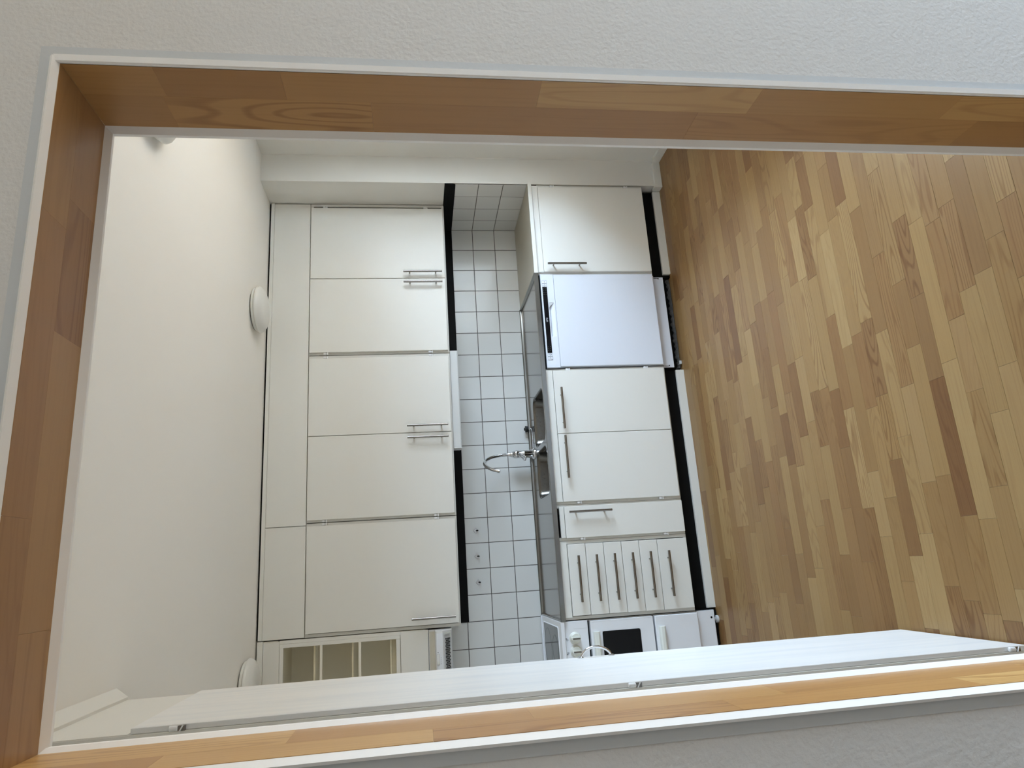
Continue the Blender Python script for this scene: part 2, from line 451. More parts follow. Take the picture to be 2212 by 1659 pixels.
rows = [(YH, YM), (YM, YK)]
trimR = lining('trim_2', rows, [[-.02, .25, .643, 1.001, 1.360, 1.745, 1.918, ZT], [-.02, .18, .562, 1.085, 1.620, 1.925, ZT]], mk_right, M_['beechZ'])
trimL = lining('trim_3', rows, [[-.02, .45, .85, 1.18, 1.554, 1.864, ZT], [-.02, .33, .71, 1.089, 1.428, 1.728, ZT]], mk_left, M_['beechZ'])
trimT = lining('trim_4', rows, [[XL, -2.146, -1.752, XR], [XL, -2.28, -1.90, -1.704, XR]], mk_top, M_['beechX'])
e1, e2 = .0072, .0085
for root, axis, pf, pb, a0, a1 in (
    (trimR, 2, [(XR, YH+.001), (XR, YH-.0035), (XR+.001, YH-.0050), (XR+e1+.003, YH-.0060), (XR+e1+.004, YH-.0045), (XR+e1+.004, YH+.001)], [(XR+.01, YK-.001), (XR, YK-.001), (XR-.0085, YK+.008), (XR-.0085, YK+.014), (XR+.01, YK+.014)], -.01, ZT),
    (trimL, 2, [(XL, YH+.001), (XL-e1, YH-e2), (XL-e1-.004, YH-e2+.003), (XL-e1-.004, YH+.001)], [(XL-.01, YK-.001), (XL, YK-.001), (XL+.0055, YK+.005), (XL+.0055, YK+.012), (XL-.01, YK+.012)], -.01, ZT)):
    for nm, p in (('front_edging', pf), ('rear_edging', pb)):
        bm = bmesh.new(); prism(bm, p, axis, a0, a1 + (.0072 if nm == 'front_edging' else 0)); mk(nm, bm, M_['edge'], root)
for nm, p, a0, a1 in (('front_edging', [(YH+.001, ZT), (YH-e2, ZT+e1), (YH-e2+.003, ZT+e1+.004), (YH+.001, ZT+e1+.004)], XL-e1, XR+e1),
                      ('rear_edging', [(YK-.001, ZT+.01), (YK-.001, ZT), (YK+.008, ZT-.0085), (YK+.014, ZT-.0085), (YK+.014, ZT+.01)], XL, XR)):
    bm = bmesh.new(); prism(bm, p, 0, a0, a1); mk(nm, bm, M_['edge'], trimT)

# --- black strip above the tiles, skirting
bm = bmesh.new(); box(bm, -2.549, .0, -.006, .004, 1.297, 1.372)
struct('trim_5', bm, M_['black'])
bm = bmesh.new(); prism(bm, [(-.006, 1.297), (-.006, 1.366), (-.582, 1.362), (-.582, 1.312), (-.579, 1.302), (-.570, 1.297)], 0, -.006, .004)
struct('trim_6', bm, M_['black'])
bm = bmesh.new()
box(bm, -.014, SIDE-.02, -.602, -.583, 0, .046)
struct('baseboard_pilaster', bm, M_['base_board'], bevel=.003)
bm = bmesh.new(); box(bm, SIDE-.02, SIDE, YK, -.60, 0, .050); struct('baseboard_right', bm, M_['base_board'], bevel=.003)
bm = bmesh.new(); box(bm, -.014, .004, -.585, -.545, 0, .046); struct('baseboard_return', bm, M_['base_board'], bevel=.003)

# ------------------------------------------------------------------ handles and hinges
def bar_handle(door, c, axis, face_y, L=.235, rad=.0064, stand=.031, post=.079):
    """brushed bar on two posts; c = centre (x, z)"""
    bm = bmesh.new(); yb = face_y-stand
    d = Vector((1, 0, 0)) if axis == 'x' else Vector((0, 0, 1))
    p = Vector((c[0], yb, c[1]))
    tube(bm, [p-d*L/2, p-d*(L/2-.0006), p+d*(L/2-.0006), p+d*L/2], [rad*.92, rad, rad, rad*.92], 18)
    for s in (-1, 1):
        q = p+d*post*s
        tube(bm, [q, Vector((q.x, face_y+.0005, q.z))], .0042, 10)
    return mk('handle', bm, M_['handle'], door, smooth=40)
def hinge(par, x, y, z, s):
    """nickel cup-hinge knuckle showing in the gap beside a door"""
    bm = bmesh.new()
    box(bm, x-.006, x+.006, y-.010, y+.004, z+.002, z+.017); box(bm, x-.004, x+.005, y-.006, y+.004, z-.010, z+.002)
    bmesh.ops.bevel(bm, geom=list(bm.edges), offset=.0018, segments=2, affect='EDGES')
    tube(bm, [(x-.007, y-.005, z-.006), (x+.007, y-.005, z-.006)], .0042, 8)
    return mk('hinge', bm, M_['screw'], par, smooth=40)
def door_panel(name, par, x0, x1, z0, z1, yf, mat=None, t=.016):
    return mk(name, B(x0, x1, yf, yf+t, z0, z1), mat or M_['white'], par, bevel=.0012, seg=1)

# ------------------------------------------------------------------ wall cabinets
UF, UB = -.345, -.329            # door face, carcass front
def wall_cabinet(x0, x1, doors, hinges, label):
    t = thing('wall_cabinet', ((x0+x1)/2, -.165, 1.362), label, 'cabinet', 'white wall cabinets above the tiles')
    bm = bmesh.new()
    th = .016
    box(bm, x0, x0+th, UB, -.008, 1.362, 2.181); box(bm, x1-th, x1, UB, -.008, 1.362, 2.181)
    box(bm, x0+th, x1-th, UB, -.008, 1.362, 1.378); box(bm, x0+th, x1-th, UB, -.008, 2.165, 2.181); box(bm, x0+th, x1-th, -.016, -.008, 1.378, 2.165)
    mk('body', bm, M_['frame'], t)
    for a, b2, hx in doors:
        d = door_panel('door', t, a, b2, 1.371, 2.177, UF)
        bar_handle(d, (hx, 1.507), 'z', UF)
    for hx, hz in hinges: hinge(t, hx, UB-.004, hz, 1)
    return t
wall_cabinet(-.988, -.001, [(-.507, -.033, -.476), (-.975, -.5105, -.544)], [(-.026, 2.09), (-.027, 1.473), (-.982, 2.08), (-.982, 1.47)], 'white double wall cabinet at the right wall, its two handles side by side')
wall_cabinet(-1.949, -.992, [(-1.4695, -1.012, -1.434), (-1.937, -1.473, -1.503)], [(-1.004, 2.08), (-1.004, 1.47), (-1.944, 2.08), (-1.944, 1.47)], 'middle white double wall cabinet, above the faucet and the slim lamp')
wall_cabinet(-2.541, -1.953, [(-2.522, -1.969, -2.487)], [(-1.961, 2.08), (-1.961, 1.47)], 'white single-door wall cabinet between the double cabinets and the open shelf unit')
for x0, x1, lb in ((-1.9625, -.004, 'long white filler board above the two double wall cabinets'), (-2.539, -1.966, 'short white filler board above the single-door wall cabinet')):
    tag(mk('filler_panel', B(x0, x1, -.335, -.319, 2.183, 2.395), M_['white'], bevel=.001, seg=1), lb, 'panel', 'filler boards above the wall cabinets')
tag(mk('ceiling_batten', B(-2.539, -.002, -.340, -.318, 2.3955, 2.4155), M_['white'], bevel=.001, seg=1), 'narrow white batten running under the ceiling along the wall cabinet tops', 'trim')
struct('slot_shade', B(-2.539, .004, -.318, -.300, 2.4156, CEIL), M_['black'])       # black strip put in for the shade between batten and ceiling

# ------------------------------------------------------------------ open shelf unit above the hood
t = thing('shelf_unit', (-2.85, -.17, 1.54), 'white open shelf unit with cross bars, above the cooker hood', 'cabinet')
x0, x1 = -3.155, -2.545
bm = bmesh.new(); th = .016
box(bm, x0, x0+th, -.329, -.008, 1.54, 2.41); box(bm, x1-th-.019, x1, -.329, -.008, 1.54, 2.41)
box(bm, x0, x1, -.020, -.008, 1.54, 2.41); box(bm, x0, x1, -.329, -.02, 1.54, 1.556); box(bm, x0, x1, -.329, -.02, 2.30, 2.316)
mk('body', bm, M_['cream'], t)
mk('top_panel', B(x0, -2.549, -.338, -.329, 2.306, 2.388), M_['white'], t, bevel=.001, seg=1)
mk('cornice', B(x0, -2.543, -.342, -.318, 2.3895, 2.418), M_['white'], t, bevel=.001, seg=1)
mk('bottom_panel', B(x0, -2.547, -.337, -.329, 1.540, 1.686), M_['white'], t, bevel=.001, seg=1)
mk('side_strip', B(-2.562, -2.545, -.3345, -.329, 1.686, 2.306), M_['white'], t)
mk('stile', B(-2.5815, -2.5625, -.342, -.329, 1.688, 2.3045), M_['white'], t, bevel=.0008, seg=1)
mk('stile', B(-3.14, -3.12, -.342, -.329, 1.688, 2.3045), M_['white'], t, bevel=.0008, seg=1)
for a, b2, nm, mm in ((2.286, 2.3045, 'rail', 'white'), (1.688, 1.709, 'rail', 'white'), (2.089, 2.102, 'cross_bar', 'cream'), (1.891, 1.905, 'cross_bar', 'cream')):
    mk(nm, B(-3.12, -2.5815, -.341, -.329, a, b2), M_[mm], t, bevel=.0008, seg=1)
for z in (2.129, 1.933, 1.734):
    s = mk('shelf', B(x0+th, -2.581, -.305, -.02, z, z+.008), M_['cream'], t)
    mk('shelf_edging', B(x0+th, -2.581, -.311, -.305, z, z+.008), M_['creamedge'], s)

mk('bottom_board', B(x0+.016, -2.581, -.298, -.02, 1.700, 1.7338), M_['creamedge'], t)
# ------------------------------------------------------------------ cooker hood
hx1 = -2.549; hx0 = -3.15
t = thing('range_hood', (-2.85, -.25, 1.41), 'white cooker hood with slide switch and perforated front, under the open shelf unit', 'hood')
bm = bmesh.new()
prism(bm, [(-.008, 1.538), (-.33, 1.538), (-.345, 1.505), (-.455, 1.503), (-.462, 1.498), (-.462, 1.466), (-.456, 1.461), (-.410, 1.422), (-.36, 1.414), (-.008, 1.414)], 0, hx0, hx1)
mk('body', bm, M_['hood'], t, smooth=25)
mk('front_panel', B(hx0, hx1-.010, -.4655, -.462, 1.4655, 1.499), M_['white_app'], t, bevel=.0012)
bm = bmesh.new(); prism(bm, [(-.3325, 1.534), (-.338, 1.534), (-.352, 1.5045), (-.345, 1.5045)], 0, hx0, hx1-.008); mk('visor', bm, M_['hoodbeige'], t)
# perforated lower face, inclined
nrm = Vector((0, -.039, -.046)).normalized(); d1 = Vector((0, .046, -.039)).normalized(); c0 = Vector((-2.60, -.4335, 1.4415))
c0 = Vector((0, -.433, 1.4415))
bm = bmesh.new(); prism(bm, [(-.4535, 1.4578), (-.4125, 1.423), (-.4115, 1.4242), (-.4525, 1.459)], 0, hx0+.02, hx1-.022)
gr = mk('grille', bm, M_['greyplastic'], t)
bm = bmesh.new(); pit = .0102
k = 0; x = -2.590
while x > -3.10:
    n = 4 if k % 2 == 0 else 3
    for i in range(n):
        s = (i-(n-1)/2)*pit
        p = Vector((x, c0.y, c0.z))+d1*s+Vector((0, -.0012, -.0013))
        a = Vector((1, 0, 0)); vs = [bm.verts.new(p+a*.0042*math.cos(q*PI/4)+d1*.0036*math.sin(q*PI/4)) for q in range(8)]
        f2 = bm.faces.new(vs)
        ex = bmesh.ops.extrude_face_region(bm, geom=[f2]); bmesh.ops.translate(bm, verts=[v for v in ex['geom'] if isinstance(v, bmesh.types.BMVert)], vec=-nrm*-.0008)
    x -= pit*.866; k += 1
mk('vent_holes', bm, M_['black'], gr, kind='stuff')
bm = bmesh.new()
prism(bm, [(-.4545, 1.461), (-.4515, 1.4635), (-.4085, 1.4275), (-.412, 1.4245)], 0, -2.565, -2.559)
prism(bm, [(-.416, 1.4285), (-.413, 1.431), (-.4085, 1.4275), (-.412, 1.4245)], 0, -2.584, -2.565)
bmesh.ops.translate(bm, verts=bm.verts, vec=(0, -.004, -.003)); mk('clip', bm, M_['offwhite'], t)
def yface(bm, pts2, y, dy):
    prism(bm, pts2, 1, y, y+dy)
bm = bmesh.new(); yface(bm, rrect(-2.716, -2.657, 1.4835, 1.5005, .0082), -.4662, .002)
sl = mk('switch_slot', bm, M_['greyplastic'], t)
bm = bmesh.new(); yface(bm, rrect(-2.714, -2.659, 1.4855, 1.4985, .0062), -.467, .002); mk('slot_floor', bm, M_['hood'], sl)
mk('switch_knob', B(-2.707, -2.695, -.4725, -.466, 1.486, 1.498), M_['offwhite'], t, bevel=.0015)
bm = bmesh.new(); yface(bm, [(-2.649, 1.489), (-2.655, 1.4925), (-2.649, 1.496)], -.4662, .001); mk('arrow_mark', bm, M_['mark'], t)
for i in range(4):
    bm = bmesh.new(); yface(bm, rrect(-2.680-.0095*i, -2.677-.0095*i, 1.4755, 1.4785, .001, 2), -.4662, .001); mk('scale_mark', bm, M_['icon'], t)

# ------------------------------------------------------------------ slim lamp under the middle wall cabinet
t = thing('cabinet_lamp', (-1.27, -.27, 1.31), 'slim white strip lamp fixed under the middle double wall cabinet', 'lamp')
bm = bmesh.new(); prism(bm, [(-.312, 1.360), (-.312, 1.318), (-.307, 1.312), (-.245, 1.312), (-.235, 1.320), (-.235, 1.360)], 0, -1.560, -.970); mk('housing', bm, M_['fixture'], t, bevel=.002)
bm = bmesh.new(); prism(bm, [(-.313, 1.359), (-.313, 1.318), (-.308, 1.311), (-.245, 1.311), (-.234, 1.319), (-.234, 1.359)], 0, -1.5665, -1.5602); mk('end_cap', bm, M_['hood'], t, bevel=.002)

# ------------------------------------------------------------------ hooks on the tiles
for x, lb in ((-2.026, 'small chrome diamond hook on the tiles, nearest the faucet'), (-2.178, 'small chrome diamond hook on the tiles, middle of three'), (-2.329, 'small chrome diamond hook on the tiles, nearest the cooker')):
    t = thing('wall_hook', (x, 0, 1.231), lb, 'hook', 'adhesive hooks on the backsplash')
    bm = bmesh.new(); s = .0165
    prism(bm, [(x, 1.231-s), (x+s, 1.231), (x, 1.231+s), (x-s, 1.231)], 1, -.0035, -.0005); mk('plate', bm, M_['chrome'], t, bevel=.0007, seg=1)
    bm = bmesh.new(); tube(bm, [(x, -.003, 1.228), (x, -.010, 1.222), (x, -.017, 1.219), (x, -.021, 1.222), (x, -.022, 1.228)], [.0035, .0034, .0034, .0034, .004], 10); mk('prong', bm, M_['black'], t, smooth=50)

# ------------------------------------------------------------------ base units
BF, BB = -.595, -.579
def carcass(t, x0, x1, mat='frame', z1=.8365):
    bm = bmesh.new(); th = .016
    box(bm, x0, x0+th, BB, -.03, .132, z1); box(bm, x1-th, x1, BB, -.03, .132, z1)
    box(bm, x0+th, x1-th, BB, -.03, .132, .148); box(bm, x0+th, x1-th, -.04, -.03, .148, z1)
    mk('body', bm, M_[mat], t)
G_ = 'white base units under the worktops'
def rail(t, x0, x1, z0=.7995, z1=.8365):
    mk('top_rail', B(x0, x1, -.590, -.574, z0, z1), M_['white'], t, bevel=.001, seg=1)
t = thing('base_cabinet', (-.30, -.30, .132), 'white single-door base cabinet in the right corner under the beige worktop', 'cabinet', G_)
carcass(t, -.596, -.004); rail(t, -.585, -.012)
d = door_panel('door', t, -.584, -.022, .137, .798, BF); bar_handle(d, (-.545, .6625), 'z', BF)
for z in (.703, .235): hinge(t, -.013, BB-.004, z, 1)
t = thing('sink_cabinet', (-1.56, -.30, .132), 'white double-door base cabinet under the sink bowls', 'cabinet', G_)
carcass(t, -1.9455, -1.182); rail(t, -1.931, -1.191)
d = door_panel('door', t, -1.5565, -1.194, .142, .797, BF); bar_handle(d, (-1.4175, .762), 'x', BF)
d = door_panel('door', t, -1.931, -1.5595, .142, .797, BF); bar_handle(d, (-1.690, .763), 'x', BF)
for x in (-1.1875, -1.938):
    for z in (.705, .243): hinge(t, x, BB-.004, z, 1)
t = thing('narrow_cabinet', (-2.04, -.30, .132), 'narrow white base cabinet between the sink cabinet and the drawers', 'cabinet', G_)
carcass(t, -2.1355, -1.947)
rail(t, -2.121, -1.957, .7995, .824)
d = door_panel('door', t, -2.1235, -1.957, .136, .797, BF); bar_handle(d, (-1.9885, .6595), 'z', BF)
for z in (.704, .239): hinge(t, -2.130, BB-.004, z, 1)
t = thing('drawer_unit', (-2.336, -.30, .132), 'white base unit with six drawers and six bar handles, next to the cooker', 'drawers', G_)
carcass(t, -2.5355, -2.137); rail(t, -2.524, -2.145)
zz = [.798, .7005, .602, .5035, .405, .304, .136]; hz = [.748, .650, .5525, .4535, .355, .253]
for i in range(6):
    a = -2.155-.0006*i
    d = door_panel('drawer', t, a-.361, a, zz[i+1]+.0014, zz[i]-.0014, BF); bar_handle(d, (-2.332-.0008*i, hz[i]), 'x', BF)

# plinths
tag(mk('black_plinth', B(-.598, -.015, -.527, -.51, .0, .131), M_['black']), 'matt black plinth board under the corner base cabinet', 'plinth', 'plinth boards')
tag(mk('black_plinth', B(-2.538, -1.190, -.527, -.51, .0, .131), M_['black']), 'long matt black plinth board under the sink cabinet and drawers', 'plinth', 'plinth boards')
bm = bmesh.new(); prism(bm, [(-.583, .006), (-.579, .0), (-.015, .0), (-.015, .048), (-.583, .048)], 1, -.545, -.528)
tag(mk('skirting_board', bm, M_['base_board'], bevel=.0015), 'short white skirting board with a chipped corner, under the corner base cabinet', 'skirting', 'white skirting before the plinths')
tag(mk('skirting_board', B(-2.531, -1.194, -.545, -.528, 0, .048), M_['base_board'], bevel=.0015), 'long white skirting board on the floor below sink cabinet and drawers', 'skirting', 'white skirting before the plinths')

# ------------------------------------------------------------------ worktops
t = thing('worktop', (-.30, -.30, .838), 'beige speckled worktop with white front edge in the right corner', 'worktop')
mk('slab', B(-.5955, -.001, -.600, -.002, .838, .8595), M_['laminate'], t, bevel=.001, seg=1)
mk('front_edging', B(-.5955, -.001, -.604, -.600, .8375, .8600), M_['base_board'], t, bevel=.001, seg=1, label='white worktop edging')

t = thing('kitchen_sink', (-1.57, -.30, .838), 'stainless steel sink worktop with two bowls and raised rims', 'sink')
X0, X1, Y0, Y1, ZD = -2.540, -.5975, -.592, -.014, .852
bowls = [(-1.568, -1.262, -.520, -.172), (-1.876, -1.598, -.515, -.172)]
bm = bmesh.new(); edges = []
def loop(pts, z):
    vs = [bm.verts.new((p[0], p[1], z)) for p in pts]
    return [bm.edges.new((vs[i], vs[(i+1) % len(vs)])) for i in range(len(vs))]
edges += loop([(X0, Y0), (X1, Y0), (X1, Y1), (X0, Y1)], ZD)
for b_ in bowls: edges += loop(rrect(*b_, .055), ZD)
bmesh.ops.triangle_fill(bm, use_beauty=True, use_dissolve=False, edges=edges, normal=(0, 0, 1))
# front roll, side and rear rims
prism(bm, [(-.592, .852), (-.596, .862), (-.602, .8655), (-.607, .863), (-.608, .840), (-.600, .838), (-.592, .840)], 0, X0, X1)
prism(bm, [(-.020, .852), (-.018, .862), (-.014, .8665), (-.006, .8665), (-.003, .864), (-.003, .845), (-.020, .845)], 0, X0, X1)
for xx, s in ((X1, 1), (X0, -1)):
    prism(bm, [(xx-s*.014, .852), (xx-s*.008, .863), (xx-s*.003, .8655), (xx, .862), (xx, .840), (xx-s*.014, .840)], 1, -.607, -.004)
mk('deck', bm, M_['steel'], t, smooth=30)
for b_ in bowls:
    bm = bmesh.new()
    prof = [(0, .004, ZD+.0002), (.002, 0, ZD-.003), (.006, 0, ZD-.02), (.016, 0, ZD-.13), (.024, 0, ZD-.148), (.045, 0, ZD-.156)]
    rings = []
    for ins, _, z in prof:
        rings.append([bm.verts.new((p[0], p[1], z)) for p in rrect(b_[0]+ins-.001*(ins == 0), b_[1]-ins+.001*(ins == 0), b_[2]+ins-.001*(ins == 0), b_[3]-ins+.001*(ins == 0), max(.055-ins*.4, .03))])
    for a, c in zip(rings, rings[1:]):
        for i in range(len(a)): bm.faces.new((a[i], a[(i+1) % len(a)], c[(i+1) % len(a)], c[i]))
    bm.faces.new(rings[-1])
    bw = mk('bowl', bm, M_['bowl'], t, smooth=60)
    cx, cy = (b_[0]+b_[1])/2, (b_[2]+b_[3])/2
    bm = bmesh.new(); lathe(bm, [(.042, 0), (.040, .003), (.030, .002), (.028, -.006), (0, -.008)], (cx, cy, ZD-.155), 2, 24); mk('drain', bm, M_['chrome'], bw, smooth=40)

# faucet
t = thing('faucet', (-1.585, -.105, .852), 'chrome faucet with tall curved spout and loop lever behind the bowls', 'faucet')
fx, fy = -1.585, -.105
bm = bmesh.new(); lathe(bm, [(0, .0), (.036, .0), (.036, .006), (.030, .012), (.0245, .016), (.0235, .06), (.0245, .062), (.0245, .068), (.0235, .070), (.0235, .105), (.025, .110), (.0255, .122), (.022, .134), (.014, .143), (.010, .146), (0, .147)], (fx, fy, .852), 2, 32)
mk('body', bm, M_['chrome'], t, smooth=50)
def spline(P, n=6):
    P = [Vector(p) for p in P]; out = []
    for i in range(len(P)-1):
        a, b_, c, d = P[max(i-1, 0)], P[i], P[i+1], P[min(i+2, len(P)-1)]
        for k in range(n):
            q = k/n; out.append(.5*((2*b_)+(c-a)*q+(2*a-5*b_+4*c-d)*q*q+(3*b_-a-3*c+d)*q**3))
    out.append(P[-1]); return out
bm = bmesh.new()
sp = spline([(fx, fy, .985), (fx-.001, fy-.002, 1.03), (-1.590, -.112, 1.075), (-1.602, -.13, 1.125), (-1.622, -.155, 1.160), (-1.645, -.185, 1.1735), (-1.668, -.215, 1.166), (-1.688, -.242, 1.142), (-1.699, -.258, 1.118), (-1.7055, -.267, 1.097)])
tube(bm, sp, .0098, 16); tube(bm, [(-1.7035, -.264, 1.106), (-1.7065, -.2685, 1.0935)], .0112, 16)
mk('spout', bm, M_['chrome'], t, smooth=50)
bm = bmesh.new(); lathe(bm, [(.0165, 0), (.0165, .008), (.013, .014), (.0105, .03), (0, .031)], (fx, fy, .990), 2, 24); mk('collar', bm, M_['chrome'], t, smooth=40)
bm = bmesh.new(); lathe(bm, [(0, -.027), (.010, -.0255), (.018, -.019), (.021, -.010), (.021, .004), (.019, .010)], (fx, fy-.012, .968), 1, 24); mk('lever_hub', bm, M_['chrome'], t, smooth=60)
bm = bmesh.new(); tube(bm, spline([(fx-.008, fy-.026, .956), (-1.618, -.165, .938), (-1.6375, -.195, .932), (-1.632, -.20, .926), (-1.617, -.20, .924), (-1.607, -.18, .936), (fx+.004, fy-.026, .962)], 5), .0042, 10); mk('lever', bm, M_['chrome'], t, smooth=60)
# plug on its bead chain, resting on the rear rim
t = thing('sink_plug', (-1.414, -.03, .866), 'black rubber sink plug on a bead chain, resting on the rear rim', 'plug')
bm = bmesh.new(); lathe(bm, [(0, -.009), (.017, -.009), (.021, .006), (.021, .010), (.012, .011), (.008, .018), (0, .019)], (-1.414, -.030, .876), 2, 24); mk('stopper', bm, M_['rubber'], t, smooth=40)
bm = bmesh.new()
ch = spline([(-1.414, -.045, .868), (-1.425, -.085, .857), (-1.47, -.105, .856), (-1.52, -.10, .856), (-1.552, -.098, .857)], 14)
for p in ch:
    bmesh.ops.create_icosphere(bm, subdivisions=1, radius=.0026, matrix=Matrix.Translation(p))
tube(bm, ch, .0009, 5); mk('bead_chain', bm, M_['chrome'], t, smooth=60, kind='stuff')

# ------------------------------------------------------------------ dishwasher
t = thing('dishwasher', (-.889, -.30, .0), 'white dishwasher with black display strip, under the steel worktop', 'dishwasher')
dx0, dx1 = -1.1755, -.6025
mk('body', B(dx0+.004, dx1-.004, -.572, -.03, .125, .824), M_['dish'], t)
mk('top_gap_shade', B(dx0+.001, dx1-.001, -.585, -.56, .826, .8375), M_['black'], t, label='black strip put in for the shade in the gap under the worktop')  # black strip stands in for shade between machine and worktop
mk('door', B(dx0+.005, dx1-.001, BF, -.573, .138, .7475), M_['dish'], t, bevel=.003)
# control panel with a recessed grip
bm = bmesh.new()
gx0, gx1, gz0, gz1 = -.990, -.7805, .757, .786
yb = -.573
box(bm, dx0, gx0, BF-.001, yb, .7495, .827); box(bm, gx1, dx1, BF-.001, yb, .7495, .827)
box(bm, gx0, gx1, BF-.001, yb, gz1, .827); box(bm, gx0, gx1, BF-.001, yb, .7495, gz0)
pn = mk('control_panel', bm, M_['dish'], t)
bm = bmesh.new(); prism(bm, [(-.576, gz1), (yb, gz1), (yb, gz0), (BF, gz0)], 0, gx0, gx1-.0)
mk('grip', bm, M_['dish'], pn)
bm = bmesh.new(); prism(bm, [(gx1, gz1), (gx1-.028, gz1), (gx1, gz0+.002)], 1, BF, -.576); mk('grip_cheek', bm, M_['greyplastic'], pn)
mk('display', B(-1.089, -.684, -.5972, -.5955, .7915, .8185), M_['blackgloss'], pn)
for x0_, n in ((-.696, 4), (-1.052, 3)):
    for i in range(n):
        for z in (.812, .799): mk('display_mark', B(x0_-.0115*i-.002, x0_-.0115*i+.002, -.5978, -.597, z-.0018, z+.0018), M_['dot'], pn)
def text_mesh(s, size, name, mat, parent, at):
    c = bpy.data.curves.new(name, 'FONT'); c.body = s; c.size = size; c.align_x = 'CENTER'; c.align_y = 'CENTER'; c.extrude = .0002
    o = bpy.data.objects.new(name, c); COL.objects.link(o)
    dg = bpy.context.evaluated_depsgraph_get(); me = bpy.data.meshes.new_from_object(o.evaluated_get(dg)); bpy.data.objects.remove(o)
    me.transform(Matrix.Rotation(PI/2, 4, 'X')); me.materials.clear(); me.materials.append(mat)
    q = bpy.data.objects.new(name, me); COL.objects.link(q); q.parent = parent; q.location = Vector(at)-world_of(parent)
    return q
text_mesh('UPO', .0125, 'lettering', M_['markwhite'], pn, (-.888, -.5975, .8055))
def outline(bm, x0, x1, z0, z1, y, wd=.0009):
    box(bm, x0, x1, y, y+.001, z0, z0+wd); box(bm, x0, x1, y, y+.001, z1-wd, z1); box(bm, x0, x0+wd, y, y+.001, z0, z1); box(bm, x1-wd, x1, y, y+.001, z0, z1)
def button(x0, x1, z0, z1, glyph):
    b_ = mk('button', B(x0, x1, -.5974, -.5955, z0, z1), M_['white_app'], pn, bevel=.0005, seg=1)
    bm = bmesh.new(); outline(bm, x0, x1, z0, z1, -.5979)
    cx, cz = (x0+x1)/2, (z0+z1)/2
    if glyph == 'ring':
        lathe(bm, [(.0045, 0), (.0045, .0006), (.0032, .0006), (.0032, 0), (.0045, 0)], (cx, -.5981, cz), 1, 16)
    elif glyph == 'bar': box(bm, cx-.003, cx+.003, -.5981, -.597, cz-.002, cz+.002)
    else: prism(bm, [(cx-.0028, cz-.0025), (cx+.0028, cz-.0025), (cx, cz+.0028)], 1, -.5981, -.597)
    mk('symbol', bm, M_['icon'], b_)
button(-.6605, -.642, .791, .8185, 'bar'); button(-.682, -.662, .8055, .8185, 'bar'); button(-.682, -.662, .7915, .804, 'tri')
button(-1.130, -1.1115, .791, .8185, 'ring'); button(-1.110, -1.091, .8055, .8185, 'tri'); button(-1.110, -1.091, .7915, .804, 'bar')
mk('kick_plate', B(-1.180, -.6065, -.552, -.546, .057, .122), M_['dish'], t, bevel=.001, seg=1)
for s, x in ((1, -.614), (-1, -1.171)):
    bm = bmesh.new(); box(bm, x-.0012, x+.0012, -.5535, -.5515, .088, .117); box(bm, x-.0012+(-.004 if s > 0 else .0), x+.0012+(.0 if s > 0 else .004), -.5535, -.5515, .084, .0895)
    mk('screw_slot', bm, M_['black'], t)
mk('underside_shade', B(-1.180, -.604, -.50, -.40, .001, .122), M_['black'], t)  # added black block stands in for the dark void under the machine
bm = bmesh.new()
n = 60
pr = []
for i in range(n+1):
    x = -.606-.57*i/n; wob = .004*math.sin(i*1.7)+.003*math.sin(i*.63+1)
    pr.append([bm.verts.new((x, -.498+wob*.3, .003)), bm.verts.new((x, -.516+wob*.5, .003)), bm.verts.new((x, -.513+wob*.5, .012+wob*.6)), bm.verts.new((x, -.500, .019+wob*1.2))])
for a, b_ in zip(pr, pr[1:]):
    for k in range(3): bm.faces.new((a[k], b_[k], b_[k+1], a[k+1]))
mk('insulation_felt', bm, M_['dust'], t, smooth=70, label='dusty grey felt under the door')
bm = bmesh.new(); box(bm, -1.155, -1.150, -.535, -.512, .002, .014); box(bm, -1.155, -1.135, -.537, -.535, .002, .016); mk('foot_bracket', bm, M_['greyplastic'], t)

# ------------------------------------------------------------------ cooker
sx1, sx0 = -2.5405, -3.139
t = thing('cooker', (-2.84, -.30, 0), 'white free-standing cooker with glass hob, oven window and drawer, partly behind the tall door', 'cooker')
mk('body', B(sx0, sx1, -.560, -.02, .02, .846), M_['hob'], t, bevel=.004)
mk('hob_frame', B(sx0, sx1+.001, -.606, -.045, .848, .8675), M_['hob'], t, bevel=.006, seg=3)
bm = bmesh.new(); prism(bm, rrect(sx0+.034, sx1-.034, -.528, -.098, .012), 2, .866, .8692)
gl = mk('hob_glass', bm, M_['darkglass'], t)
bm = bmesh.new()   # pressed rim round the glass
o_, i_ = rrect(sx0+.026, sx1-.026, -.536, -.090, .016), rrect(sx0+.034, sx1-.034, -.528, -.098, .012)
A = [bm.verts.new((p[0], p[1], .8672)) for p in o_]; A2 = [bm.verts.new(((p[0]+q[0])/2, (p[1]+q[1])/2, .8715)) for p, q in zip(o_, i_)]; A3 = [bm.verts.new((p[0], p[1], .8690)) for p in i_]
for P_, Q_ in ((A, A2), (A2, A3)):
    for i in range(len(P_)): bm.faces.new((P_[i], P_[(i+1) % len(P_)], Q_[(i+1) % len(P_)], Q_[i]))
mk('hob_rim', bm, M_['hob'], t, smooth=60)
for cx, cy, rr_ in ((-2.700, -.205, .105), (-2.700, -.420, .085), (-2.960, -.205, .085), (-2.960, -.420, .105)):
    bm = bmesh.new(); lathe(bm, [(rr_, 0), (rr_, .0004), (rr_-.006, .0004), (rr_-.006, 0), (rr_, 0)], (cx, cy, .8692), 2, 48); mk('cooking_zone', bm, M_['darkring'], gl)
mk('rear_rail', B(sx0, sx1, -.045, -.020, .846, .874), M_['hob'], t, bevel=.004)
